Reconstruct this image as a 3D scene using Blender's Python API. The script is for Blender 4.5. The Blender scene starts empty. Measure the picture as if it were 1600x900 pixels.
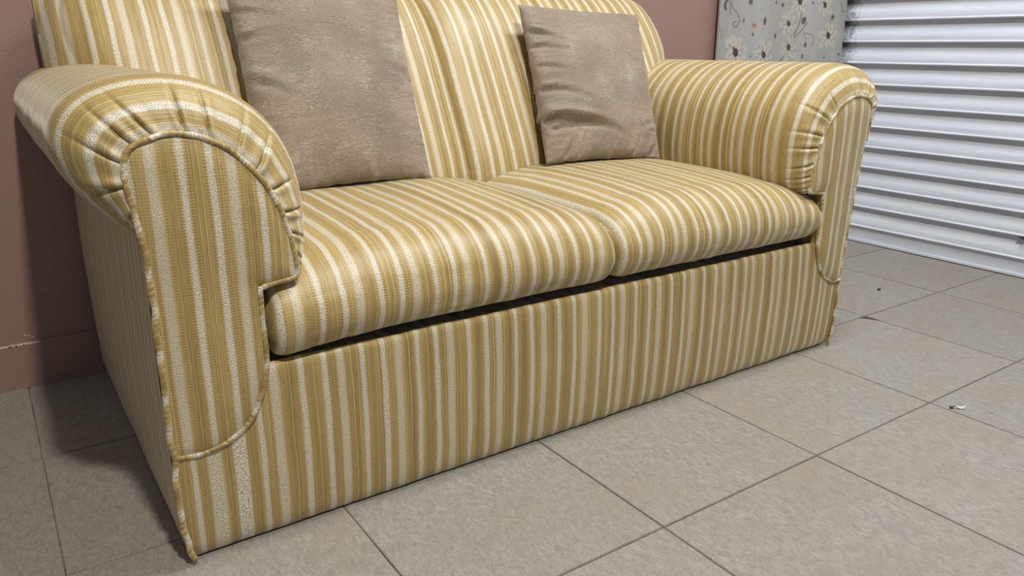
import bpy, bmesh, math, random
import numpy as np
from mathutils import Vector, Matrix, noise

C = bpy.context.scene.collection
random.seed(7)

# ------------------------------------------------------------------ camera
F_PX = 1197.91
cam_d = bpy.data.cameras.new('camera'); cam = bpy.data.objects.new('camera', cam_d); C.objects.link(cam)
cam_d.sensor_fit = 'HORIZONTAL'; cam_d.sensor_width = 36.0; cam_d.lens = 36.0 * F_PX / 1600.0
cam_d.clip_start = 0.02
R_ = Vector((0.8247389, -0.56550089, 0.00380555)); D_ = Vector((-0.16744124, -0.25061654, -0.95349608)); F_ = Vector((0.54015662, 0.78574811, -0.30138138))
m = Matrix((R_, -D_, -F_)).transposed().to_4x4(); m.translation = Vector((-0.797468, -0.729881, 0.732066)); cam.matrix_world = m
bpy.context.scene.camera = cam

# ------------------------------------------------------------------ world, lights, exposure
sc = bpy.context.scene
sc.view_settings.view_transform = 'Standard'; sc.view_settings.look = 'None'
sc.view_settings.exposure = 0.07; sc.view_settings.gamma = 1.0; sc.view_settings.use_curve_mapping = False
w = bpy.data.worlds.new('world'); sc.world = w; w.use_nodes = True
w.node_tree.nodes['Background'].inputs[0].default_value = (0.78, 0.88, 1.0, 1); w.node_tree.nodes['Background'].inputs[1].default_value = 0.21

def area(name, loc, target, sx, sy, power, col):
    l = bpy.data.lights.new(name, 'AREA'); l.shape = 'RECTANGLE'; l.size = sx; l.size_y = sy; l.energy = power; l.color = col
    o = bpy.data.objects.new(name, l); C.objects.link(o); o.location = loc
    o.rotation_euler = (Vector(target) - Vector(loc)).to_track_quat('-Z', 'Y').to_euler()
    return o
area('ceiling_lamp', (-0.50, -1.45, 3.15), (0.2, 0.6, 0.4), 0.16, 0.16, 80, (1.0, 0.96, 0.88))
area('overhead_fill', (0.9, 0.15, 3.0), (0.9, 0.25, 0), 1.2, 0.4, 56, (0.93, 0.96, 1.0))  # soft fill added above the sofa to brighten seat, back and arm tops

# ------------------------------------------------------------------ material helpers
def lin(r, g, b):
    f = lambda c: (c / 255 / 12.92) if c <= 10 else ((c / 255 + 0.055) / 1.055) ** 2.4
    return (f(r), f(g), f(b), 1)

class NT:
    def __init__(s, name):
        s.m = bpy.data.materials.new(name); s.m.use_nodes = True; s.t = s.m.node_tree; s.b = s.t.nodes['Principled BSDF']
    def n(s, typ, **kw):
        nd = s.t.nodes.new(typ)
        for k, v in kw.items(): setattr(nd, k, v)
        return nd
    def l(s, a, b): s.t.links.new(a, b)
    def put(s, sock, v):
        if hasattr(v, 'is_output') or isinstance(v, bpy.types.NodeSocket): s.l(v, sock)
        else: sock.default_value = v
    def math(s, op, a, b=None, c=None, clamp=False):
        nd = s.n('ShaderNodeMath', operation=op, use_clamp=clamp)
        for i, v in enumerate((a, b, c)):
            if v is not None: s.put(nd.inputs[i], v)
        return nd.outputs[0]
    def mix(s, f, a, b, blend='MIX'):
        nd = s.n('ShaderNodeMix', data_type='RGBA', blend_type=blend)
        s.put(nd.inputs[0], f); s.put(nd.inputs[6], a); s.put(nd.inputs[7], b)
        return nd.outputs[2]
    def noise(s, vec, scale, detail=3, rough=.5, dist=0):
        nd = s.n('ShaderNodeTexNoise'); s.l(vec, nd.inputs['Vector'])
        nd.inputs['Scale'].default_value = scale; nd.inputs['Detail'].default_value = detail
        nd.inputs['Roughness'].default_value = rough; nd.inputs['Distortion'].default_value = dist
        return nd.outputs[0]
    def ramp(s, f, stops, interp='LINEAR'):
        nd = s.n('ShaderNodeValToRGB'); nd.color_ramp.interpolation = interp
        e = nd.color_ramp.elements
        while len(e) < len(stops): e.new(0.5)
        for i, (p, c) in enumerate(stops):
            e[i].position = p; e[i].color = c if len(c) == 4 else (*c, 1)
        s.l(f, nd.inputs[0]); return nd.outputs[0]
    def bump(s, h, dist, strength=1.0, normal=None):
        nd = s.n('ShaderNodeBump'); nd.inputs['Distance'].default_value = dist; nd.inputs['Strength'].default_value = strength
        s.l(h, nd.inputs['Height'])
        if normal: s.l(normal, nd.inputs['Normal'])
        return nd.outputs[0]
    def comb(s, x, y, z=0.0):
        nd = s.n('ShaderNodeCombineXYZ'); s.put(nd.inputs[0], x); s.put(nd.inputs[1], y); s.put(nd.inputs[2], z); return nd.outputs[0]

PERIOD = 0.098
def fabric_material():
    T = NT('striped_gold_fabric')
    uv = T.n('ShaderNodeUVMap', uv_map='UVMap').outputs[0]
    sp = T.n('ShaderNodeSeparateXYZ'); T.l(uv, sp.inputs[0]); u, v = sp.outputs[0], sp.outputs[1]
    # woven ladder edge: the stripe edge steps in and out with every few weft threads
    wob = T.noise(T.comb(T.math('MULTIPLY', u, 4.0), v), 11, 3)
    uu = T.math('ADD', u, T.math('MULTIPLY', T.math('SUBTRACT', wob, .5), .0055))
    lad = T.math('SINE', T.math('MULTIPLY', v, 2 * math.pi / 0.0042))
    lad2 = T.math('MULTIPLY', T.math('SIGN', lad), 0.5)
    q = T.math('DIVIDE', uu, PERIOD)
    p = T.math('FRACT', T.math('ADD', q, 0.10))              # A at .10, B at .365, C at .733
    def band(c, w, jit, soft=.008):
        d = T.math('ABSOLUTE', T.math('SUBTRACT', p, c))
        d = T.math('ADD', d, T.math('MULTIPLY', lad2, jit))
        return T.math('SUBTRACT', 1.0, T.math('DIVIDE', T.math('SUBTRACT', d, w - soft), 2 * soft), clamp=True)
    def mx(*a):
        r = a[0]
        for b in a[1:]: r = T.math('MAXIMUM', r, b)
        return r
    A, B, Cc = band(.10, .046, .014), band(.365, .060, .012, .016), band(.733, .042, .014)
    silver = mx(A, T.math('MULTIPLY', B, .78), Cc)
    halo = mx(band(.10, .088, .060), band(.365, .112, .060), band(.733, .086, .060))
    # warp threads: ribs of uneven width and tone inside the gold bands
    ln = T.noise(T.comb(T.math('MULTIPLY', uu, 430), T.math('MULTIPLY', v, 1.0)), 1, 1, .6)
    lnl = T.math('MULTIPLY', T.math('SUBTRACT', ln, .53), 6.0, clamp=True)
    lnd = T.math('MULTIPLY', T.math('SUBTRACT', .46, ln), 6.0, clamp=True)
    slow = T.noise(T.comb(T.math('MULTIPLY', u, 70), T.math('MULTIPLY', v, 1.5)), 1, 3)
    thread = T.noise(T.comb(T.math('MULTIPLY', u, 900), T.math('MULTIPLY', v, 40)), 1, 2)
    weft = T.noise(T.comb(T.math('MULTIPLY', u, 60), T.math('MULTIPLY', v, 900)), 1, 2)
    gold = T.ramp(slow, [(0.3, lin(134, 111, 60)), (0.5, lin(152, 128, 72)), (0.72, lin(172, 147, 85))])
    gold = T.mix(T.math('MULTIPLY', lnl, .62), gold, lin(216, 197, 136))
    gold = T.mix(T.math('MULTIPLY', lnd, .38), gold, lin(112, 90, 42))
    gold = T.mix(T.math('MULTIPLY', T.math('SUBTRACT', thread, .45), 1.1, clamp=True), gold, lin(196, 166, 100))
    gold = T.mix(T.math('MULTIPLY', halo, .50), gold, lin(196, 172, 112))
    gold = T.mix(T.math('MULTIPLY', T.math('SUBTRACT', .5, weft), .8, clamp=True), gold, lin(112, 92, 48))
    spark = T.noise(T.comb(T.math('MULTIPLY', u, 1.0), T.math('MULTIPLY', v, .75)), 700, 2, .6)
    sil = T.ramp(spark, [(0.34, lin(152, 138, 106)), (0.48, lin(200, 190, 164)), (0.66, lin(240, 235, 220))])
    col = T.mix(silver, gold, sil)
    T.l(col, T.b.inputs['Base Color'])
    T.l(T.math('SUBTRACT', .46, T.math('MULTIPLY', silver, .12)), T.b.inputs['Roughness'])
    T.b.inputs['Specular IOR Level'].default_value = .6
    T.b.inputs['Sheen Weight'].default_value = .40; T.b.inputs['Sheen Roughness'].default_value = .35
    T.b.inputs['Sheen Tint'].default_value = (1, .97, .86, 1)
    h = T.math('ADD', T.math('MULTIPLY', thread, .35), T.math('MULTIPLY', spark, T.math('ADD', .15, T.math('MULTIPLY', silver, 1.0))))
    h = T.math('ADD', h, T.math('MULTIPLY', ln, .9))
    puck = T.noise(T.comb(T.math('MULTIPLY', u, 16), T.math('MULTIPLY', v, 9)), 1, 3)
    nb = T.bump(puck, .006, .55)
    T.l(T.bump(h, .0009, .8, nb), T.b.inputs['Normal'])
    return T.m

def suede_material():
    T = NT('taupe_suede')
    tc = T.n('ShaderNodeUVMap', uv_map='UVMap').outputs[0]
    warp = T.n('ShaderNodeTexNoise'); T.l(tc, warp.inputs['Vector']); warp.inputs['Scale'].default_value = 9; warp.inputs['Detail'].default_value = 3
    add = T.n('ShaderNodeVectorMath', operation='MULTIPLY_ADD'); T.l(warp.outputs[1], add.inputs[0]); add.inputs[1].default_value = (.06, .06, .06); T.l(tc, add.inputs[2])
    def vor(vec, sc_):
        a = T.n('ShaderNodeTexVoronoi', feature='DISTANCE_TO_EDGE'); T.l(vec, a.inputs['Vector']); a.inputs['Scale'].default_value = sc_
        return a.outputs[0]
    mp = T.n('ShaderNodeMapping'); T.l(add.outputs[0], mp.inputs[0]); mp.inputs['Scale'].default_value = (1.0, 2.3, 1); mp.inputs['Rotation'].default_value = (0, 0, -.35)
    mp2 = T.n('ShaderNodeMapping'); T.l(add.outputs[0], mp2.inputs[0]); mp2.inputs['Scale'].default_value = (1.3, 1.9, 1); mp2.inputs['Rotation'].default_value = (0, 0, .6)
    c1 = T.math('MULTIPLY', vor(mp.outputs[0], 55), 13, clamp=True)
    c2 = T.math('MULTIPLY', vor(mp2.outputs[0], 110), 12, clamp=True)
    gate = T.math('MULTIPLY', T.math('SUBTRACT', T.noise(tc, 22, 4), .42), 6, clamp=True)
    c1 = T.math('MAXIMUM', c1, T.math('SUBTRACT', 1.0, gate))
    blot = T.noise(tc, 11, 6, .68)
    fine = T.noise(tc, 260, 3, .6)
    col = T.ramp(blot, [(0.30, lin(124, 109, 94)), (0.50, lin(144, 128, 112)), (0.72, lin(170, 155, 138))])
    col = T.mix(T.math('MULTIPLY', T.math('SUBTRACT', 1.0, c1), .42), col, lin(96, 80, 68))
    col = T.mix(T.math('MULTIPLY', T.math('SUBTRACT', 1.0, c2), .22), col, lin(104, 88, 76))
    col = T.mix(T.math('MULTIPLY', T.math('SUBTRACT', fine, .5), .9, clamp=True), col, lin(205, 188, 170))
    T.l(col, T.b.inputs['Base Color'])
    T.b.inputs['Roughness'].default_value = .8; T.b.inputs['Specular IOR Level'].default_value = .25
    T.b.inputs['Sheen Weight'].default_value = .35; T.b.inputs['Sheen Roughness'].default_value = .45; T.b.inputs['Sheen Tint'].default_value = (1, .93, .86, 1)
    h = T.math('ADD', T.math('ADD', T.math('MULTIPLY', c1, .6), T.math('MULTIPLY', c2, .3)), T.math('MULTIPLY', fine, .5))
    T.l(T.bump(h, .0013, .7, T.bump(blot, .010, .5)), T.b.inputs['Normal'])
    return T.m

def tile_material():
    T = NT('grey_stone_tile')
    geo = T.n('ShaderNodeNewGeometry').outputs['Position']
    oi = T.n('ShaderNodeObjectInfo').outputs['Random']
    off = T.n('ShaderNodeVectorMath', operation='ADD'); T.l(geo, off.inputs[0]); T.l(T.comb(T.math('MULTIPLY', oi, 37.0), T.math('MULTIPLY', oi, 11.0)), off.inputs[1])
    P = off.outputs[0]
    st = T.n('ShaderNodeMapping'); T.l(P, st.inputs[0]); st.inputs['Scale'].default_value = (1.0, .45, 1)
    a = T.noise(P, 5, 5, .6); b = T.noise(st.outputs[0], 120, 5, .78, 1.2); c = T.noise(P, 420, 3, .7)
    col = T.ramp(b, [(0.32, lin(120, 116, 108)), (0.5, lin(143, 138, 130)), (0.68, lin(163, 158, 150))])
    col = T.mix(T.math('MULTIPLY', T.math('SUBTRACT', a, .42), 3.0, clamp=True), col, T.mix(.6, col, lin(142, 128, 112)))
    col = T.mix(T.math('MULTIPLY', T.math('SUBTRACT', c, .5), 1.5, clamp=True), col, lin(178, 173, 165))
    col = T.mix(T.math('MULTIPLY', T.math('SUBTRACT', .46, c), 2.2, clamp=True), col, lin(110, 103, 96))
    v = T.math('ADD', .94, T.math('MULTIPLY', oi, .10))
    col = T.mix(1.0, col, T.comb(v, v, v), 'MULTIPLY')
    T.l(col, T.b.inputs['Base Color'])
    T.l(T.math('ADD', .42, T.math('MULTIPLY', a, .2)), T.b.inputs['Roughness'])
    T.l(T.bump(T.math('ADD', b, c), .0006, .5), T.b.inputs['Normal'])
    return T.m

def grout_material():
    T = NT('dirty_grout'); geo = T.n('ShaderNodeNewGeometry').outputs['Position']
    T.l(T.ramp(T.noise(geo, 6, 4, .7), [(0.35, lin(70, 62, 54)), (0.55, lin(120, 110, 98)), (0.7, lin(160, 152, 140))]), T.b.inputs['Base Color'])
    T.b.inputs['Roughness'].default_value = .9
    return T.m

def paint_material(name, rgb):
    T = NT(name); geo = T.n('ShaderNodeNewGeometry').outputs['Position']
    n = T.noise(geo, 2.2, 4); n2 = T.noise(geo, 120, 2)
    c = lin(*rgb); d = tuple(x * .9 for x in c[:3]) + (1,)
    T.l(T.mix(n, c, d), T.b.inputs['Base Color'])
    T.b.inputs['Roughness'].default_value = .42
    T.l(T.bump(T.math('ADD', n2, T.math('MULTIPLY', n, 8)), .0012, .5), T.b.inputs['Normal'])
    return T.m

def shutter_material():
    T = NT('white_painted_steel'); geo = T.n('ShaderNodeNewGeometry').outputs['Position']
    sp = T.n('ShaderNodeSeparateXYZ'); T.l(geo, sp.inputs[0])
    mp = T.n('ShaderNodeMapping'); T.l(geo, mp.inputs[0]); mp.inputs['Scale'].default_value = (1, .12, 3)
    streak = T.noise(mp.outputs[0], 40, 4, .6)
    col = T.ramp(streak, [(0.25, lin(198, 203, 213)), (0.5, lin(210, 215, 225)), (0.75, lin(219, 224, 233))])
    dots = T.noise(geo, 19, 2, .5)
    col = T.mix(T.math('MULTIPLY', T.math('SUBTRACT', dots, .775), 30, clamp=True), col, lin(90, 80, 70))
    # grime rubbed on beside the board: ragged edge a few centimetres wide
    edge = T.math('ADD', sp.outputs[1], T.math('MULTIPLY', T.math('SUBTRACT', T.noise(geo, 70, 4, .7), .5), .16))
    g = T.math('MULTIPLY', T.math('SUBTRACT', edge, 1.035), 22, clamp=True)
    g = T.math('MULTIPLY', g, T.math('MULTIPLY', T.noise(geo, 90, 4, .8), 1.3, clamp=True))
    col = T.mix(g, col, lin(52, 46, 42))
    T.l(col, T.b.inputs['Base Color']); T.b.inputs['Roughness'].default_value = .38
    return T.m

def plain(name, rgb, rough=.6, metal=0, scale=80, var=.85):
    T = NT(name); geo = T.n('ShaderNodeNewGeometry').outputs['Position']
    c = lin(*rgb); d = tuple(x * var for x in c[:3]) + (1,)
    T.l(T.mix(T.noise(geo, scale, 3), c, d), T.b.inputs['Base Color'])
    T.b.inputs['Roughness'].default_value = rough; T.b.inputs['Metallic'].default_value = metal
    return T.m

FAB = fabric_material(); SUEDE = suede_material(); TILE = tile_material(); GROUT = grout_material()
PINK = paint_material('dusty_pink_paint', (150, 119, 108)); SHUT = shutter_material()
CHIP = plain('bare_plaster', (205, 190, 175)); DARK = plain('dark_lining', (24, 21, 18)); STEEL = plain('worn_steel', (120, 118, 112), .35, .8)
WOOD = plain('raw_board_edge', (165, 155, 140)); CRUMB = plain('dark_crumb', (52, 44, 38)); PAPER = plain('paper_scrap', (205, 200, 190))
STAIN = plain('exposed_screed', (92, 76, 58), .8, 0, 200, .6)

# ------------------------------------------------------------------ object helpers
def tag(o, label=None, cat=None, group=None, kind=None):
    if label: o['label'] = label
    if cat: o['category'] = cat
    if group: o['group'] = group
    if kind: o['kind'] = kind
    return o
def empty(name, loc):
    o = bpy.data.objects.new(name, None); C.objects.link(o); o.location = loc; o.empty_display_size = .1; return o
def mesh_obj(name, verts, faces, mat, parent=None, uvs=None, smooth=True, origin=None):
    """verts in world space; uvs per-vertex list, or dict face -> list of uv"""
    org = Vector(origin) if origin is not None else (Vector(parent.matrix_world.translation) if parent else Vector((0, 0, 0)))
    if parent:
        org = PORG[parent.name]
    me = bpy.data.meshes.new(name)
    me.from_pydata([tuple(Vector(v) - org) for v in verts], [], faces); me.materials.append(mat)
    if uvs is not None:
        lay = me.uv_layers.new(name='UVMap')
        vi = np.empty(len(me.loops), dtype=np.int32); me.loops.foreach_get('vertex_index', vi)
        arr = np.asarray(uvs, dtype=np.float32)[vi] if not isinstance(uvs, tuple) else np.asarray(uvs[0], dtype=np.float32)
        lay.data.foreach_set('uv', arr.ravel())
    me.polygons.foreach_set('use_smooth', [smooth] * len(me.polygons)); me.update()
    o = bpy.data.objects.new(name, me); C.objects.link(o)
    if parent: o.parent = parent; PORG[o.name] = org
    else: o.location = org; PORG[o.name] = org
    return o
PORG = {}
def thing(name, loc, label, cat, group=None):
    o = empty(name, loc); PORG[o.name] = Vector(loc); return tag(o, label, cat, group)

class Acc:
    def __init__(s): s.v = []; s.f = []; s.u = []
    def grid(s, rows, uvr, close=False, flip=False):
        b = len(s.v); nr, nc = len(rows), len(rows[0])
        for r, q in zip(rows, uvr): s.v += [tuple(x) for x in r]; s.u += [tuple(x) for x in q]
        for i in range(nr - 1):
            for j in range(nc - 1 + (1 if close else 0)):
                k = (j + 1) % nc
                f = (b + i * nc + j, b + i * nc + k, b + (i + 1) * nc + k, b + (i + 1) * nc + j)
                s.f.append(f[::-1] if flip else f)
    def box(s, a, b, bev=0):
        x0, y0, z0 = a; x1, y1, z1 = b; k = len(s.v)
        s.v += [(x, y, z) for z in (z0, z1) for y in (y0, y1) for x in (x0, x1)]; s.u += [(0, 0)] * 8
        for f in ((0, 2, 3, 1), (4, 5, 7, 6), (0, 1, 5, 4), (2, 6, 7, 3), (0, 4, 6, 2), (1, 3, 7, 5)): s.f.append(tuple(k + i for i in f))
    def make(s, name, mat, parent=None, smooth=True, origin=None):
        return mesh_obj(name, s.v, s.f, mat, parent, s.u, smooth, origin)

def resample(pts, n, closed=False):
    P = [Vector(p) for p in pts]
    d = [0.0]
    for a, b in zip(P, P[1:]): d.append(d[-1] + (b - a).length)
    out = []
    for i in range(n):
        t = d[-1] * i / (n - 1); k = 0
        while k < len(d) - 2 and d[k + 1] < t: k += 1
        f = (t - d[k]) / max(1e-9, d[k + 1] - d[k]); out.append(P[k].lerp(P[k + 1], min(1, max(0, f))))
    return out
def smooth_poly(pts, it=2):
    P = [Vector(p) for p in pts]
    for _ in range(it):
        Q = [P[0]]
        for a, b in zip(P, P[1:]): Q += [a.lerp(b, .25), a.lerp(b, .75)]
        Q.append(P[-1]); P = Q
    return P
def tube(name, pts, r, mat, parent, wob=.0008, seg=8, u0=0.0, n=None, seed=0):
    P = resample(pts, n or max(8, int(sum((Vector(b) - Vector(a)).length for a, b in zip(pts, pts[1:])) / .006)))
    a = Acc(); rows = []; uv = []; s = 0
    up = Vector((0, 1, 0.01)).normalized()
    for i, p in enumerate(P):
        t = (P[min(i + 1, len(P) - 1)] - P[max(i - 1, 0)]).normalized()
        x = t.cross(up); x = x.normalized() if x.length > 1e-4 else Vector((1, 0, 0)); y = x.cross(t).normalized()
        if i: s += (p - P[i - 1]).length
        q = p + Vector((noise.noise(Vector((s * 30, seed, 0))), noise.noise(Vector((s * 30, seed, 5))), noise.noise(Vector((s * 30, seed, 9))))) * wob * 2
        rr = r * (1 + .22 * noise.noise(Vector((s * 55, seed, 20))))
        rows.append([q + (x * math.cos(k * 2 * math.pi / seg) + y * math.sin(k * 2 * math.pi / seg)) * rr for k in range(seg)])
        uv.append([(u0 + s * .55 + k * .001, s * .5) for k in range(seg)])
    a.grid(rows, uv, close=True)
    c = len(a.v); a.f.append(tuple(range(seg))[::-1]); a.f.append(tuple(range(c - seg, c)))
    return a.make(name, mat, parent)

# ------------------------------------------------------------------ the setting
SX0, SX1, WALLY, SHX = -2.4, 2.0, 1.18, 2.0
a = Acc(); a.box((SX0, -1.6, -.06), (2.12, 1.30, -.0035)); floor = a.make('floor', GROUT, smooth=False); tag(floor, kind='structure')
tile_meshes = {}
def tile_mesh(sx, sy):
    key = (round(sx, 3), round(sy, 3))
    if key in tile_meshes: return tile_meshes[key]
    bm = bmesh.new(); bmesh.ops.create_cube(bm, size=1)
    for v in bm.verts: v.co = Vector((v.co.x * sx, v.co.y * sy, (v.co.z - .5) * .008))
    top = [e for e in bm.edges if all(v.co.z > -.001 for v in e.verts)]
    bmesh.ops.bevel(bm, geom=top, offset=.0012, segments=2, affect='EDGES')
    me = bpy.data.meshes.new('tile'); bm.to_mesh(me); bm.free(); me.materials.append(TILE); tile_meshes[key] = me; return me
G = .0020
for i in range(-6, 5):
    for j in range(-4, 3):
        x0, x1, y0, y1 = i * .4, (i + 1) * .4, j * .4, (j + 1) * .4
        y1 = min(y1, 1.176); x1 = min(x1, 2.0)
        o = bpy.data.objects.new('tile', tile_mesh(x1 - x0 - G, y1 - y0 - G)); C.objects.link(o); o.parent = floor
        o.location = ((x0 + x1) / 2, (y0 + y1) / 2, random.uniform(-.0006, 0)); o.rotation_euler = (random.uniform(-.0006, .0006), random.uniform(-.0006, .0006), random.uniform(-.0015, .0015))

a = Acc(); a.box((SX0, WALLY, -.06), (2.12, WALLY + .12, 2.6)); wall = a.make('wall_back', PINK, smooth=False); tag(wall, kind='structure')
# skirting painted in with the wall: the board top is chamfered and chipped
a = Acc(); ch = .005
rows = [[(SX0, y, z), (1.99, y, z)] for y, z in ((WALLY - .009, 0.0), (WALLY - .009, .100), (WALLY - .0065, .1035), (WALLY, .1045))]
a.grid(rows, [[(0, 0), (0, 0)]] * 4, flip=True); base_b = a.make('baseboard_back', PINK, smooth=False); tag(base_b, kind='structure')
a = Acc()
for k in range(26):
    x = -.86 + random.random() ** 1.1 * .13; l = random.uniform(.003, .012); h = random.uniform(.0006, .0016)
    if k > 20: x = random.uniform(-1.0, -.86)
    a.box((x, WALLY - .0097, .1005 - h), (x + l, WALLY - .0085, .1012 + h * .4))
for x, z in ((-.79, .118), (-.783, .116), (-.776, .111)):
    a.box((x, WALLY - .0006, z), (x + .006, WALLY + .001, z + .002))
chips = a.make('paint_chips', CHIP, base_b, smooth=False); chips['kind'] = 'stuff'

# roller shutter: every slat its own object
door = empty('door_1', (SHX, -.1, 0)); PORG['door_1'] = Vector((SHX, -.1, 0)); tag(door, 'white ribbed steel roller shutter closing the right side', kind='structure')
PITCH = .0762
prof = [(.0, .0), (.0170, -.0005), (.0205, .0012), (.0215, .0038), (.0202, .0062), (.0172, .0078), (.0168, .0100), (.0172, .014), (.0160, .024), (.0128, .034), (.0082, .044), (.0040, .053), (.0012, .061), (.0, .0680), (.0, .0762)]
a = Acc(); rows = []; YS = [-1.45, -.8, -.2, .4, .8, 1.165]
for d, z in prof: rows.append([(-d, y, z) for y in YS])
a.grid(rows, [[(0, 0)] * len(YS)] * len(rows), flip=False)
slat_me = None
for k in range(31):
    z0 = .062 + k * PITCH
    if slat_me is None:
        me = bpy.data.meshes.new('slat'); me.from_pydata(a.v, [], a.f); me.materials.append(SHUT)
        for p_ in me.polygons: p_.use_smooth = True
        me.set_sharp_from_angle(angle=math.radians(38)) if hasattr(me, 'set_sharp_from_angle') else None
        slat_me = me
    o = bpy.data.objects.new('slat', slat_me); C.objects.link(o); o.parent = door; o.location = (0, .1, z0)
    o.rotation_euler = (0, 0, random.uniform(-.0005, .0005))
a = Acc(); a.box((SHX - .016, -1.45, .003), (SHX + .012, 1.165, .012)); a.box((SHX - .010, -1.45, .012), (SHX + .006, 1.165, .061))
a.make('bottom_bar', SHUT, door, smooth=False)
a = Acc(); a.box((SHX + .004, -1.45, 0), (SHX + .02, 1.175, 2.4)); a.make('backing', DARK, door, smooth=False)
a = Acc(); a.box((SHX - .026, .338, .131), (SHX - .008, .346, .141)); a.box((SHX - .028, .330, .134), (SHX - .020, .352, .139)); a.make('bolt', STEEL, door, smooth=False)

# ------------------------------------------------------------------ floral board in the corner
def floral_board():
    X0, X1, Z1, TH = 1.352, 1.984, 1.80, .006
    t = thing('floral_board', ((X0 + X1) / 2, 1.12, 0), 'tall grey board printed with cream flowers, standing in the corner by the shutter', 'board')
    lean = lambda z, x=None: 1.165 - .062 * (((X0 + X1) / 2 if x is None else x) - X0) / (X1 - X0) - .016 + z * .008
    # colour print: rasterised flat pattern stored on a fine grid of the printed face
    nx, nz = 270, 700; zb, zt = .004, 1.796
    gx = np.linspace(X0, X1, nx); gz = np.linspace(zb, zt, nz); XX, ZZ = np.meshgrid(gx, gz)
    S = lambda c: np.array(lin(*c)[:3])
    col = np.ones((nz, nx, 3)) * S((155, 151, 144))
    rs = np.random.RandomState(3)
    def blob(n, amp, wx, wz, c):
        nonlocal col
        for _ in range(n):
            cx, cz = rs.uniform(X0, X1), rs.uniform(zb, zt); g = np.exp(-((XX - cx) / wx) ** 2 - ((ZZ - cz) / wz) ** 2) * amp * rs.uniform(.3, 1)
            col = col * (1 - g[..., None]) + S(c) * g[..., None]
    blob(60, .35, .05, .16, (178, 178, 176)); blob(60, .35, .04, .1, (138, 138, 140)); blob(30, .3, .012, .2, (186, 180, 172))
    # pixel -> board coordinates of the photographed print (board plane), from the survey of the picture
    def B(px, py):
        d = R_ * ((px - 800) / F_PX) + D_ * ((py - 450) / F_PX) + F_
        o = Vector((-0.797468, -0.729881, 0.732066)); k = (1.13 - o.y) / d.y
        for _ in range(4): q = o + d * k; k = (lean(q.z, q.x) - o.y) / d.y
        q = o + d * k; return q.x, q.z
    def paint(mask, c):
        nonlocal col
        mk = np.clip(mask, 0, 1)[..., None]; col = col * (1 - mk) + S(c) * mk
    def ell(cx, cz, rx, rz, ang, c, a_=1.0, soft=.25):
        ca, sa = math.cos(ang), math.sin(ang); x = (XX - cx) * ca + (ZZ - cz) * sa; z = -(XX - cx) * sa + (ZZ - cz) * ca
        r = np.sqrt((x / rx) ** 2 + (z / rz) ** 2); paint(np.clip((1 + soft - r) / soft, 0, 1) * a_, c)
    def line(pts, wd, c, a_=1.0):
        for (x0, z0), (x1, z1) in zip(pts, pts[1:]):
            L2 = (x1 - x0) ** 2 + (z1 - z0) ** 2 + 1e-12; tt = np.clip(((XX - x0) * (x1 - x0) + (ZZ - z0) * (z1 - z0)) / L2, 0, 1)
            d = np.hypot(XX - x0 - tt * (x1 - x0), ZZ - z0 - tt * (z1 - z0)); paint(np.clip(1.6 - d / wd, 0, 1) * a_, c)
    def flower(px, py, r, n=7, ph=0, at=None):
        if at: x, z, R = at
        else: x, z = B(px, py); x2, _ = B(px + 1, py); k = x2 - x; R = r * k
        for i in range(n):
            an = ph + i * 2 * math.pi / n + rs.uniform(-.15, .15); rr = R * rs.uniform(.75, 1.1)
            ell(x + math.cos(an) * rr * .55, z + math.sin(an) * rr * .7, rr * .52, rr * .26, an, (190, 182, 168), .62, .5)
            ell(x + math.cos(an) * rr * .35, z + math.sin(an) * rr * .45, rr * .4, rr * .06, an + .1, (118, 106, 94), .55, .6)
            ell(x + math.cos(an + .4) * rr * .8, z + math.sin(an + .4) * rr * .9, rr * .18, rr * .06, an + 1, (120, 112, 106), .5)
        ell(x, z, R * .22, R * .26, .4, (52, 42, 34), 1); ell(x - R * .1, z + R * .14, R * .1, R * .28, .6, (62, 52, 42), .8)
    def curve(pp, wd=.0016, c=(112, 104, 98), a_=.8):
        line([B(*q) for q in smooth2(pp)], wd, c, a_)
    def smooth2(pp): return [(p.x, p.y) for p in smooth_poly([(q[0], q[1], 0) for q in pp], 2)]
    curve([(1253, 18), (1250, 35), (1240, 55), (1236, 70), (1228, 84), (1218, 96)], .0026); curve([(1261, 35), (1252, 48), (1240, 60)], .0022)
    curve([(1236, 30), (1236, 50), (1235, 62)], .002)
    curve([(1143, 0), (1144, 12), (1152, 20), (1156, 30), (1152, 42), (1146, 42), (1145, 36), (1149, 34)], .0022)
    curve([(1136, 0), (1132, 8), (1134, 14)], .004, (70, 60, 52)); curve([(1140, 0), (1141, 14), (1141, 22)], .0025)
    curve([(1258, 52), (1270, 54), (1272, 62), (1268, 72)], .0018); curve([(1122, 42), (1128, 50), (1126, 60), (1120, 62)], .004, (140, 138, 142))
    curve([(1312, 5), (1318, 12), (1314, 20), (1320, 18)], .0016); curve([(1255, 50), (1260, 62)], .0016)
    flower(1149, 82, 17, 8, .3); flower(1193, 86, 13, 6, .9); flower(1232, 74, 12, 7, .1); flower(1232, 37, 11, 7, .7)
    flower(1250, 2, 14, 7, .2); flower(1289, 8, 11, 6, .5); flower(1294, 56, 12, 7, 1.1)
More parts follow.
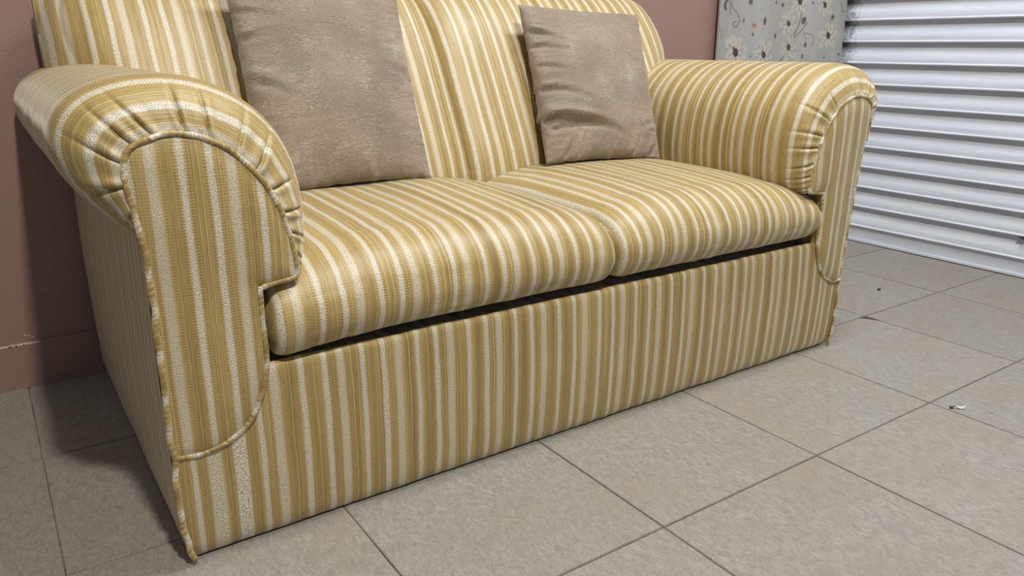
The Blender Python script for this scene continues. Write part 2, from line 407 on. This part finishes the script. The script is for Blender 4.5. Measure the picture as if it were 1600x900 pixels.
    for px, py, rx, rz, an in ((1195, 33, 2.2, 6, 0), (1256, 32, 3, 6, -.5), (1301, 27, 2.5, 4, .5), (1173, 3, 3, 4, 0), (1223, 8, 2, 3, 0), (1253, 88, 1.5, 4, 0), (1258, 70, 1.8, 4, 0), (1213, 4, 1.5, 2, 0), (1176, 54, 1.6, 2.5, 0), (1310, 85, 1.6, 2, 0), (1270, 4, 1.4, 1.6, 0), (1172, 88, 1.2, 1.6, 0), (1211, 56, 1.6, 4, 0), (1162, 32, 1, 4, 0), (1287, 90, 1.4, 1.4, 0)):
        x, z = B(px, py); k = B(px + 1, py)[0] - x; ell(x, z, rx * k, rz * .0021, an, (70, 60, 52), .85)
    x, z = B(1178, 40); ell(x, z, .020, .013, 0, (176, 150, 126), .7); ell(x, z, .009, .006, 0, (110, 84, 64), .6)
    for _ in range(46):                               # the same pattern carries on over the rest of the board
        z = rs.choice([rs.uniform(.03, .62), rs.uniform(.95, 1.76)]); x = rs.uniform(X0 + .04, X1 - .04)
        if rs.rand() < .55: flower(0, 0, 0, rs.randint(6, 9), rs.uniform(0, 1), (x, z, rs.uniform(.035, .055)))
        else:
            ell(x, z, .006, .011, rs.uniform(-.6, .6), (70, 60, 52), .8)
            q = [(x + .02 * math.sin(t * .9) + .004 * t, z + .014 * t, 0) for t in range(6)]; line([(p.x, p.y) for p in smooth_poly(q, 1)], .0018, (112, 104, 98), .7)
    blob(150, .25, .006, .01, (120, 118, 120))
    verts = []; faces = []
    cx = (X0 + X1) / 2
    for j in range(nz):
        for i in range(nx): verts.append((gx[i], lean(gz[j], gx[i]) - .0006, gz[j]))
    for j in range(nz - 1):
        for i in range(nx - 1): q = j * nx + i; faces.append((q, q + 1, q + nx + 1, q + nx))
    T = NT('floral_print'); at = T.n('ShaderNodeVertexColor', layer_name='print'); geo = T.n('ShaderNodeNewGeometry').outputs['Position']
    n = T.noise(geo, 180, 3); T.l(T.mix(T.math('MULTIPLY', T.math('SUBTRACT', n, .45), .5, clamp=True), at.outputs[0], lin(192, 190, 186)), T.b.inputs['Base Color']); T.b.inputs['Roughness'].default_value = .55
    Tp = plain('plain_grey_laminate', (155, 151, 144), .55, 0, 12, .85)
    pr = mesh_obj('printed_face', verts, faces, T.m, t, None, False)
    ca = pr.data.color_attributes.new('print', 'FLOAT_COLOR', 'POINT')
    ca.data.foreach_set('color', np.concatenate([col.reshape(-1, 3), np.ones((nx * nz, 1))], 1).astype(np.float32).ravel())
    a = Acc(); rows = []
    k = len(a.v)
    a.v += [(x, y + lean(z, x), z) for z in (0.0, Z1) for y in (0, TH) for x in (X0, X1)]; a.u += [(0, 0)] * 8
    for f in ((0, 2, 3, 1), (4, 5, 7, 6), (0, 1, 5, 4), (2, 6, 7, 3)): a.f.append(f)
    a.make('panel', Tp, t, smooth=False)
    a2 = Acc(); a2.v = a.v; a2.u = a.u; a2.f = [(0, 4, 6, 2), (1, 3, 7, 5)]; a2.make('edge_band', WOOD, t, smooth=False)
floral_board()

# ------------------------------------------------------------------ sofa
MID = .150                                  # mirror plane of the sofa
sofa = thing('sofa', (MID, .75, 0), 'two-seat sofa in gold and cream striped satin with rolled arms', 'sofa')
FY = .325
def mirror(pts, right): return [(2 * MID - p[0], *p[1:]) for p in pts] if right else list(pts)

# front piping outline of an arm (x, z): outer crease -> over the roll -> notch
ROLL_P = [(-.651, .518), (-.6565, .55), (-.658, .585), (-.653, .604), (-.638, .617), (-.606, .6255), (-.580, .624), (-.556, .617), (-.518, .594), (-.484, .550), (-.465, .509), (-.455, .465), (-.451, .430), (-.452, .414)]
ROLL_B = [(-.650, .488), (-.668, .505), (-.695, .535), (-.720, .570), (-.731, .605), (-.727, .638), (-.706, .668), (-.668, .688), (-.620, .697), (-.570, .696), (-.515, .680), (-.465, .645), (-.433, .600), (-.418, .545), (-.415, .490), (-.420, .440), (-.436, .410), (-.452, .402)]
LOW_P = [(-.506, .297), (-.510, .270), (-.518, .245), (-.532, .215), (-.552, .193), (-.588, .176), (-.620, .174), (-.646, .178)]
def make_arm(right):
    S = (lambda x: 2 * MID - x) if right else (lambda x: x)
    O = lambda z: .024 * min(1, max(0, (.5 - z) / .32)) if right else 0
    NT_, NS = 300, 26
    pp = resample([(x, z, 0) for x, z in smooth2d(ROLL_P)], NT_); pb = resample([(x, z, 0) for x, z in smooth2d(ROLL_B)], NT_)
    rs = random.Random(11 if right else 5)
    # pleat positions (fraction of the roll outline)
    pl = [.03, .10, .165, .225, .29, .375, .46, .545, .615, .695, .77, .85, .915, .965]
    pl = [q + rs.uniform(-.008, .008) for q in pl]; amp = [rs.uniform(.7, 1.25) * (1.4 if right else 1.1) for _ in pl]; sl = [rs.uniform(-.022, .022) for _ in pl]
    cc = Vector((-.555, .500, 0))
    raw = [Vector((p[0], p[1], 0)) for p in smooth2d(ROLL_B)]; dense = resample(raw, 900)
    A0 = lambda p: math.atan2(p.y - cc.y, p.x - cc.x)
    un = lambda a_: a_ + 2 * math.pi if a_ < -math.pi / 2 * 1.05 else a_
    da = [un(A0(p)) for p in dense]; pa = [un(A0(p)) for p in pp]; s0, s1 = da[0] - pa[0], da[-1] - pa[-1]; nb_ = []; kk = 0
    for i in range(NT_):
        t = i / (NT_ - 1); tg = pa[i] + s0 * (1 - t) ** 5 + s1 * t ** 5
        while kk < 898 and da[kk + 1] > tg: kk += 1
        nb_.append(dense[kk].copy())
    nb_[0] = dense[0]; nb_[-1] = dense[-1]
    for _ in range(3): nb_ = [nb_[0]] + [(nb_[i - 1] + nb_[i] * 2 + nb_[i + 1]) / 4 for i in range(1, NT_ - 1)] + [nb_[-1]]
    pb = nb_
    arc = [0]
    for p, q in zip(pb, pb[1:]): arc.append(arc[-1] + (q - p).length)
    rows, uvr = [], []
    BAND = .072
    for s in range(NS + 1):
        th = (s / NS) * math.pi / 2; row, uv = [], []
        for i in range(NT_):
            t = i / (NT_ - 1); p0, p1 = pp[i], pb[i]; d = p1 - p0
            k = math.sin(th); pos = p0 + d * k; y = FY - .003 + (BAND + .003) * (1 - math.cos(th)) ** .92
            # gathers
            fade = math.cos(th) ** 1.7 * min(1, k * 5 + .35) * min(1, (1 - t) * 14 + .1) * min(1, t * 14 + .1)
            dep = 0; lo, hi = 0, 1
            tt = t
            for q, am, s_ in zip(pl, amp, sl):
                qq = q + s_ * k; x = (tt - qq)
                dep += am * (-.0075 * math.exp(-(x / .0036) ** 2) + .0035 * math.exp(-((x - .014) / .011) ** 2) + .0018 * math.exp(-((x + .014) / .012) ** 2))
            dep += .0022 * noise.noise(Vector((t * 30, k * 2, 3.0 if right else 1.0)))
            fade *= math.exp(-(k * d.length / .058) ** 2)
            dl = d.normalized() if d.length > 1e-5 else Vector((0, -1, 0))
            off = fade * dep
            pos = pos + dl * off * math.sin(th * .8 + .25); y -= off * math.cos(th * .9)
            row.append((S(pos.x), y, pos.y)); uv.append((.031 - s / NS * .098, arc[i]))
        rows.append(row); uvr.append(uv)
    ys = [FY + BAND + (1.135 - FY - BAND) * k / 40 for k in range(1, 41)]
    for y in ys:
        row, uv = [], []
        for i in range(NT_):
            p = pb[i]; n = noise.noise(Vector((y * 9, i * .02, 2))) * .0015
            row.append((S(p.x + n), y, p.y + n)); uv.append((.031 - .098 - (y - FY - BAND), arc[i]))
        rows.append(row); uvr.append(uv)
    A = Acc(); A.grid(rows, uvr, flip=right)
    # closing cap at the rear
    k = len(A.v); A.v += [tuple(v) for v in rows[-1]]; A.u += [(0, 0)] * NT_; f = tuple(range(k, k + NT_)); A.f.append(f)
    arm = A.make('armrest', FAB, sofa)
    # side panel under the roll (outer) and inner wall
    A = Acc(); rows, uvr = [], []
    for j in range(14):
        z = .004 + (.500 - .004) * j / 13; row, uv = [], []
        for i in range(44):
            y = FY - .001 + (1.150 - FY) * i / 43; bow = .004 * math.sin(math.pi * j / 13) + .0012 * noise.noise(Vector((y * 7, z * 5, 4)))
            tuck = .006 * max(0, 1 - z / .03)
            row.append((S(-.648 - bow + tuck + O(z)), y, z)); uv.append((.045 + (y - FY), z + .2))
        rows.append(row); uvr.append(uv)
    A.grid(rows, uvr, flip=right); sidep = A.make('side_panel', FAB, sofa)
    A = Acc(); A.grid([[(S(-.507), y, z) for y in (FY, .6, 1.1)] for z in (.255, .33, .404)], [[(y, z) for y in (FY, .6, 1.1)] for z in (.255, .33, .404)], flip=not right)
    A.grid([[(S(x), y, .404) for y in (FY, .6, 1.1)] for x in (-.507, -.48, -.450)], [[(x, y) for y in (FY, .6, 1.1)] for x in (-.507, -.48, -.450)], flip=not right)
    A.make('inner_wall', FAB, sofa)
    # front facing
    up = [(p.x, p.y) for p in pp]
    pk_ = max(range(NT_), key=lambda i: up[i][1])
    left = [(x + O(z), z) for x, z in ((-.646, .178), (-.644, .272), (-.645, .366), (-.643, .45), (-.646, .49))] + up[:pk_ + 1]
    def xl(z):
        b = None
        for (x0, z0), (x1, z1) in zip(left, left[1:]):
            if min(z0, z1) <= z <= max(z0, z1) and z0 != z1: return x0 + (x1 - x0) * (z - z0) / (z1 - z0)
        return left[0][0] if z < .3 else left[-1][0]
    rup = up[pk_:] + [(-.4515, .4085)]
    low = [(p.x, p.y) for p in smooth_poly([(-.5065, .4080, 0), (-.5075, .35, 0)] + [(x + (O(z) if x < -.6 else 0), z, 0) for x, z in LOW_P], 2)]
    zt = max(z for x, z in up)
    def xr(z, upper):
        L = rup if upper else low
        best = None
        for (x0, z0), (x1, z1) in zip(L, L[1:]):
            if min(z0, z1) <= z <= max(z0, z1) and z0 != z1:
                x = x0 + (x1 - x0) * (z - z0) / (z1 - z0); best = x if best is None else max(best, x)
        return best if best is not None else L[-1][0]
    zs = [.1745 + .0005 + (.4078 - .175) * k / 50 for k in range(51)] + [.4088] + [.4088 + (zt - .0004 - .4088) * (k / 46) for k in range(1, 47)]
    rows, uvr = [], []; NC = 34
    OUT = [Vector((x, z, 0)) for x, z in left[:5] + up[::6] + [up[-1], (-.4515, .4085), (-.5065, .4080)] + low[1:] + [left[0]]]
    def dist(x, z):
        p = Vector((x, z, 0)); b = 9
        for a_, c_ in zip(OUT, OUT[1:]):
            d_ = c_ - a_; L = d_.length_squared
            if L < 1e-12: continue
            t_ = min(1, max(0, (p - a_).dot(d_) / L)); b = min(b, (p - a_ - d_ * t_).length)
        return b
    def fv(x, z, edge):
        h = 0 if edge else .009 * (1 - math.exp(-dist(x, z) / .014))
        wr = .0014 * noise.noise(Vector((x * 14, z * 9, 8 if right else 2)))
        return (S(x), FY - .002 - h - wr, z), (x + .5555 if not right else S(x) - .848, z)
    ex_r, ex_u = [], []; NE = 16
    for z in zs:
        upper = z > .4084; a0, a1 = xl(z), xr(z, upper)
        if a1 < a0: a1 = a0 + .001
        sp_ = a1 if not upper else a0 + (a1 - a0) * .716
        L = [fv(a0 + (sp_ - a0) * i / (NC - 1), z, i == 0 or (i == NC - 1 and not upper) or z >= zs[-1]) for i in range(NC)]
        rows.append([q[0] for q in L]); uvr.append([q[1] for q in L])
        if upper:
            L = [fv(sp_ + (a1 - sp_) * i / (NE - 1), z, i == NE - 1 or z < .4089 or z >= zs[-1]) for i in range(NE)]
            ex_r.append([q[0] for q in L]); ex_u.append([q[1] for q in L])
    A = Acc(); A.grid(rows, uvr, flip=not right); A.grid(ex_r, ex_u, flip=not right); fp = A.make('arm_facing', FAB, sofa)
    bm = bmesh.new(); bm.from_mesh(fp.data); bmesh.ops.remove_doubles(bm, verts=bm.verts, dist=.0001); bm.to_mesh(fp.data); bm.free()
    pts = [(x, z) for x, z in up] + [(-.466, .4100), (-.486, .4080), (-.5035, .4060)] + low[1:]
    path = [(S(x), FY - .0035, z) for x, z in pts]
    tube('piping', path, .0042, FAB, fp, u0=.02, seed=3 + right)
    side = [(-.652, .522), (-.649, .50), (-.6455, .47), (-.6475, .44), (-.6445, .40), (-.648, .35), (-.6465, .30), (-.649, .24), (-.6475, .18), (-.650, .12), (-.6485, .06), (-.645, .025), (-.637, .008)]
    tube('corner_piping', [(S(x + O(z) + (.003 if right else 0)), FY - (.0025 if right else .0035), z) for x, z in side], .0032 if right else .0045, FAB, sidep, wob=.0006 if right else .0013, u0=.05, seed=9 + right)
def smooth2d(pp): return [(p.x, p.y) for p in smooth_poly([(x, z, 0) for x, z in pp], 2)]
make_arm(False); make_arm(True)

# base front, deck and plinth shadow gap
def umap(x):                                  # cloth is pulled wide at the near corner: two broad bright stripes
    # near corner stretch expressed through neighbouring stripe positions
    KX = [-.650, -.624, -.605, -.584, -.569, -.549, -.5255, -.4995, -.457, -.420]
    KU = [-.645, -.616, -.5955, -.5845, -.5575, -.5505, -.518, -.492, -.4565, -.420]
    if x >= KX[-1]: return x
    for i in range(len(KX) - 1):
        if x <= KX[i + 1]: return KU[i] + (KU[i + 1] - KU[i]) * (x - KX[i]) / (KX[i + 1] - KX[i])
def UX(x): return x + .420 - 0.0               # stripe A sits at x = -.420
A = Acc(); rows, uvr = [], []
xs = [-.647 + 1.594 * i / 260 for i in range(261)]; rx = lambda x, z: x - .024 * min(1, max(0, (.5 - z) / .32)) * max(0, (x - .80) / .147)
fprof = [(.012, .004), (.006, .014), (.003, .03), (0, .06), (-.002, .11), (-.003, .16), (-.002, .21), (0, .25), (.0015, .272), (.004, .2815), (.009, .2850), (.017, .2835), (.030, .276), (.050, .270), (.12, .268), (.35, .268), (.65, .268)]
v = 0; last = None
for y, z in fprof:
    if last: v += math.hypot(y - last[0], z - last[1])
    last = (y, z); row, uv = [], []
    for x in xs:
        n = .0022 * noise.noise(Vector((x * 11, z * 3, 6))) + .0012 * noise.noise(Vector((x * 40, z * 6, 1)))
        row.append((rx(x, z), FY + y + n, z + (n * .6 if z > .2 else 0))); uv.append((umap(x) + .420, v))
    rows.append(row); uvr.append(uv)
A.grid(rows, uvr); A.make('base', FAB, sofa)
A = Acc(); A.box((-.630, FY + .03, .0), (.930, 1.14, .010)); A.box((-.62, .98, .01), (.92, 1.14, .6)); A.make('frame', DARK, sofa, smooth=False)

# backrest: two long upholstered pads rolling over the top
bprof = smooth_poly([(p[0], p[1], 0) for p in [(.800, .33), (.798, .40), (.816, .47), (.852, .545), (.905, .646), (.964, .748), (1.010, .808), (1.062, .853), (1.110, .868), (1.145, .850), (1.158, .80), (1.156, .74), (1.150, .66), (1.148, .45), (1.148, .30)]], 2)
bprof = resample(bprof, 90)
def back_pad(x0, x1, outer):
    A = Acc(); rows, uvr = [], []; N = 150; v = 0
    cy, cz = 1.065, .70
    for j, p in enumerate(bprof):
        if j: v += (p - bprof[j - 1]).length
        t = (bprof[min(j + 1, 89)] - bprof[max(j - 1, 0)]).normalized(); nrm = Vector((-t.y, t.x, 0))
        row, uv = [], []
        for i in range(N):
            f = i / (N - 1); f = f - .86 * math.sin(2 * math.pi * f) / (2 * math.pi); x = x0 + (x1 - x0) * f
            e_in = (x1 - x) if outer < 0 else (x - x0); e_out = (x - x0) if outer < 0 else (x1 - x)
            groove = -.020 * math.exp(-e_in / .016)
            bulge = .014 * (1 - (2 * f - 1) ** 4)
            rr = .125 + .05 / (1 + math.exp((p.y - .71) / .02)); oo = 0
            if e_out < rr: oo = -(rr - math.sqrt(max(0, rr * rr - (rr - e_out) ** 2)))
            pleat = 0
            if e_out < .10: pleat = -.004 * math.exp(-((e_out - .042 - .008 * math.sin(p.y * 30)) / .004) ** 2) - .002 * math.exp(-((e_out - .062) / .004) ** 2)
            dsp = groove + bulge + oo + pleat + .002 * noise.noise(Vector((x * 6, v * 6, 3)))
            front = 1.0 if p.x < 1.06 else max(.15, 1 - (p.x - 1.06) / .11)
            if p.y < .8 and j > 60: front = .12
            q = p + nrm * dsp * front
            # end rounding in x: widest near z .76
            wx = -.040 * min(1, max(0, (.690 - p.y) / .05)) * max(0, 1 - e_out / .12)
            xx = x - wx * (1 if outer < 0 else -1) * -1 * -1
            if outer < 0: xx = x - wx
            else: xx = x + wx
            row.append((xx, q.x, q.y)); uv.append((x + .557 if outer < 0 else x - .203, v))
        rows.append(row); uvr.append(uv)
    A.grid(rows, uvr)
    # outer end cap
    idx = 0 if outer < 0 else N - 1
    ring = [rows[j][idx] for j in range(90)]; cap = []
    cpt = Vector((sum(r[0] for r in ring) / 90 + outer * .004, 1.05, .62))
    capr = [ring]; capu = [[(r[1], r[2]) for r in ring]]
    for k in (.33, .66, .97):
        capr.append([tuple(Vector(r).lerp(cpt, k) + Vector((outer * .006 * math.sin(k * 1.5), 0, 0))) for r in ring]); capu.append([(c[1], c[2]) for c in capr[-1]])
    A.grid(capr, capu, flip=outer < 0)
    return A.make('back_pad', FAB, sofa)
back_pad(-.668, .1495, -1); back_pad(.1505, .968, 1)

# ------------------------------------------------------------------ seat cushions
def cushion(x0, x1, seed, near):
    NX, NP = 90, 120
    cx, hw = (x0 + x1) / 2, (x1 - x0) / 2
    def ztop(f, y):
        e = 1 - abs(2 * f - 1); ce = 1 - (1 - min(1, e / .75)) ** 2.4
        base = .396 + .036 * (1 - math.exp(-(y - .285) / .075)) - .01 * max(0, (y - .7) / .15) - (.012 * math.exp(-2 * hw * f / .09) if near else .020 * math.exp(-2 * hw * (1 - f) / .13))
        return base + .030 * ce * (1 - math.exp(-max(0, y - .27) / .13))
    y0, y1, zb = .304, .796, .300
    # loop: underside back -> front bottom edge -> front face -> over the nose -> top -> back
    def loop(f):
        L = []; yn = y0 + .125; zt_ = ztop(f, yn); zw = zb + .046
        for k in range(14): q = k / 13; L.append((y1 - (y1 - y0 - .10) * q, zb - .030 * (1 - q) + .004 * q))
        bot = [(y0 + .070, zb + .001), (y0 + .045, zb - .001), (y0 + .028, zb + .003), (y0 + .016, zb + .011), (y0 + .008, zb + .022), (y0 + .003, zb + .034)]
        L += [(p.x, p.y) for p in smooth_poly([(a_, b_, 0) for a_, b_ in bot], 1)]
        for k in range(0, 22):
            an = math.pi / 2 * k / 21; L.append((yn - .125 * math.cos(an) ** .92, zw + (zt_ - zw) * math.sin(an) ** .86))
        for k in range(1, 46): y = yn + (y1 - yn) * k / 45; L.append((y, ztop(f, y)))
        return L
    A = Acc(); rows, uvr = [], []
    fr = [0.5 - 0.5 * math.cos(math.pi * i / (NX - 1)) for i in range(NX)]
    fr = [.45 * a_ + .55 * (i / (NX - 1)) for i, a_ in enumerate(fr)]
    body = []
    for f in fr:
        L = loop(f); x = x0 + 2 * hw * f; row, uv = [], []; v = 0; cyl = .55; czl = .36
        e = min(f, 1 - f) * 2 * hw; rr = .022; sh = 0 if e >= rr else (rr - math.sqrt(rr * rr - (rr - e) ** 2))
        for j, (y, z) in enumerate(L):
            if j: v += math.hypot(y - L[j - 1][0], z - L[j - 1][1])
            zc = .352; sy = max(0, .34 - y) / .05
            dz_ = z - zc; zz = zc + math.copysign(max(0, abs(dz_) - sh * .8 * min(1, abs(dz_) / .045)), dz_); yy = y + sh * .8 * min(1, sy)
            # soft scallops along the lower seam and small pulls
            bt = math.exp(-((z - .312) / .014) ** 2) * (1 if y < .33 else 0)
            zz += bt * (.0035 * noise.noise(Vector((x * 17, seed, 0))) + .002 * noise.noise(Vector((x * 45, seed, 0))))
            nn = .0030 * noise.noise(Vector((x * 8, y * 6, seed))); zz += nn if z > .38 else 0; yy += nn * .8 if y < .31 else 0
            if near: zz -= .015 * math.exp(-(x - x0) / .085) * max(0, min(1, (.40 - zz) / .06))
            row.append((x, yy, zz)); uv.append(((x + (.389 if near else .364)) * 1.018, v))
        rows.append(row); uvr.append(uv); body.append(v)
    A.grid(rows, uvr, flip=True)
    NP = len(rows[0])
    for side in (0, -1):
        ring = rows[side]; sgn = -1 if side == 0 else 1; v_ = [q[1] for q in uvr[side]]
        cyz = Vector((ring[0][0], .55, .355)); R2 = [ring]; U2 = [[(.047 + p[1] * .03, p[2]) for p in ring]]
        for k in (.008, .02, .05, .10, .18, .30, .5, .97):
            rr_ = []
            for j, p in enumerate(ring):
                q = Vector(p).lerp(Vector((p[0], .55, .355)), k)
                pk = .0022 * noise.noise(Vector((v_[j] * 45, seed, k * 2))) * math.exp(-k * 12) * (1 if p[1] < .40 else 0)
                rr_.append((q.x + sgn * (.007 * math.sin(min(1, k * 7) * math.pi / 2)) + pk * .5, q.y, q.z))
            R2.append(rr_); U2.append([(.047 + p[1] * .03, p[2]) for p in rr_])
        A.grid(R2, U2, flip=(side == -1))
    o = A.make('seat_cushion', FAB, origin=(cx, .55, zb))
    return o
c1 = cushion(-.493, .157, 1.3, True); tag(c1, 'gold striped seat cushion on the left half of the sofa, beside the near arm', 'seat cushion', 'sofa seat cushions')
c2 = cushion(.172, .797, 4.7, False); tag(c2, 'gold striped seat cushion on the right half of the sofa, beside the far arm', 'seat cushion', 'sofa seat cushions')

# ------------------------------------------------------------------ throw pillows
def pillow(name, TL, TR, BL, BR, thick, seed, label, folds):
    TL, TR, BL, BR = map(Vector, (TL, TR, BL, BR))
    N = 110; nrm = ((TR - TL).cross(TL - BL)).normalized()
    if nrm.y > 0: nrm = -nrm
    A = Acc(); W = (TR - TL).length; H = (TL - BL).length
    ex, ez = (TR - TL).normalized(), (TL - BL).normalized()
    for sgn in (1, -1):
        rows, uvr = [], []
        for j in range(N + 1):
            b = j / N; row, uv = [], []
            for i in range(N + 1):
                a_ = i / N; s_, t_ = 2 * a_ - 1, 2 * b - 1
                # edges bow inwards between the pointed corners
                si = s_ * (1 - .045 * (1 - t_ * t_)); ti = t_ * (1 - .040 * (1 - s_ * s_))
                aa, bb = (si + 1) / 2, (ti + 1) / 2
                p = BL.lerp(BR, aa).lerp(TL.lerp(TR, aa), bb)
                h = ((1 - s_ ** 2) * (1 - t_ ** 2)) ** .5; h = h * (1 - .15 * h) 
                edge = 1 - max(abs(s_), abs(t_))
                # gather wrinkles running in from the seams
                wr = 0
                for (fs, ft, ang, ln, wd, am) in folds:
                    dx, dz = (s_ - fs), (t_ - ft); u_ = dx * math.cos(ang) + dz * math.sin(ang); v_ = -dx * math.sin(ang) + dz * math.cos(ang) + .12 * u_ * u_
                    if -.1 < u_: wr += 1.35 * am * math.exp(-(max(0, u_) / ln) ** 2) * (-math.exp(-(v_ / wd) ** 2) + .7 * math.exp(-((v_ - wd * 1.9) / (wd * 1.3)) ** 2)) * (1 if u_ >= 0 else 1 + u_ * 10)
                er = .0022 * noise.noise(Vector((s_ * 3 + seed, t_ * 24, 1))) * math.exp(-(1 - abs(s_)) * 3.5) * 2.2 + .0016 * noise.noise(Vector((s_ * 24 + seed, t_ * 3, 7))) * math.exp(-(1 - abs(t_)) * 4) * 2
                lo = .005 * noise.noise(Vector((s_ * 1.6 + seed, t_ * 1.6, sgn)))
                wgt = min(1, edge / .06)
                disp = thick / 2 * h + (wr + er + lo) * wgt
                q = p + nrm * sgn * disp
                jit = .0022 * (1 - wgt)
                q += ez * jit * noise.noise(Vector((s_ * 9, t_ * 9, seed))) + ex * jit * noise.noise(Vector((s_ * 9, t_ * 9, seed + 4)))
                row.append(q); uv.append((a_ * W + seed * .37 + (0 if sgn > 0 else 1), b * H))
            rows.append(row); uvr.append(uv)
        A.grid(rows, uvr, flip=sgn < 0)
    org = (BL + BR) / 2
    # merge the two halves along the seam
    o = A.make(name, SUEDE, origin=org)
    bm = bmesh.new(); bm.from_mesh(o.data); bmesh.ops.remove_doubles(bm, verts=bm.verts, dist=.0002); bm.to_mesh(o.data); bm.free()
    tag(o, label, 'cushion', 'taupe throw cushions'); return o
foldsL = [(-1, .55, -.15, .30, .03, .004), (-1, .30, .1, .28, .03, .005), (-1, -.05, -.35, .35, .035, .005), (1, -.1, math.pi - .25, .30, .04, .004), (1, .3, math.pi + .2, .25, .035, .003), (-1, -.9, .6, .4, .04, .004), (.3, -1, 1.7, .3, .05, .003)]
pillow('throw_pillow', (-.350, .955, .885), (.034, .960, .880), (-.372, .735, .452), (.004, .748, .455), .135, 1.1, 'taupe suede throw cushion nearest the camera, behind the near rolled arm', foldsL)
foldsR = [(-1, .62, -.25, .30, .028, .006), (-1, .42, -.1, .35, .028, .006), (-1, .18, -.2, .32, .03, .005), (-1, -.12, -.15, .45, .035, .006), (-1, -.50, -.05, .75, .045, .019), (-.85, -.62, .12, .5, .04, .008), (-.75, -1, 1.0, .22, .03, .006), (-.5, -1, 1.3, .2, .03, .006), (.45, -1, 1.25, .42, .04, .009), (.75, -1, .9, .3, .035, .008), (1, -.5, math.pi + .4, .35, .03, .006), (1, .1, math.pi - .3, .25, .03, .004), (0, -1, 1.6, .15, .03, .005)]
pillow('throw_pillow', (.362, .935, .830), (.755, .925, .816), (.312, .742, .461), (.672, .722, .447), .130, 6.3, 'taupe suede throw cushion with gathered lower edge, at the far end by the shutter-side arm', foldsR)

# ------------------------------------------------------------------ small litter on the tiles
def flake(name, x, y, l, wd, ang, mat, label, h=.0035, curl=.003):
    A = Acc(); rows = []; R = random.Random(int(x * 1000))
    for i in range(7):
        f = i / 6 - .5; row = []
        ww = wd * (1 - (2 * f) ** 2 * .7) * R.uniform(.8, 1.2)
        for g in (-.5, 0, .5):
            X = f * l; Yy = g * ww; row.append((x + X * math.cos(ang) - Yy * math.sin(ang), y + X * math.sin(ang) + Yy * math.cos(ang), .0012 + curl * (2 * f) ** 2 + (h if g == 0 else 0)))
        rows.append(row)
    A.grid(rows, [[(0, 0)] * 3] * 7); A.grid([[(p[0], p[1], .0004) for p in r] for r in rows], [[(0, 0)] * 3] * 7, flip=True)
    o = A.make(name, mat, origin=(x, y, 0)); tag(o, label, 'litter'); return o
flake('crumb', 1.468, .518, .016, .009, .1, CRUMB, 'small dark crumb on the tiles between sofa and shutter')
flake('paper_scrap', .827, -.052, .020, .009, -.5, PAPER, 'tiny curled white paper scrap on a tile at the right')
flake('crumb', .8125, -.041, .010, .006, -.6, CRUMB, 'tiny dark crumb touching the white paper scrap')
A = Acc(); k = [(1.172, .3985), (1.185, .384), (1.2015, .353), (1.203, .375), (1.203, .3985)]
A.v = [(x, y, .0006) for x, y in k]; A.u = [(0, 0)] * 5; A.f = [(0, 1, 2, 3, 4)]
A.make('tile_chip', STAIN, floor, smooth=False)
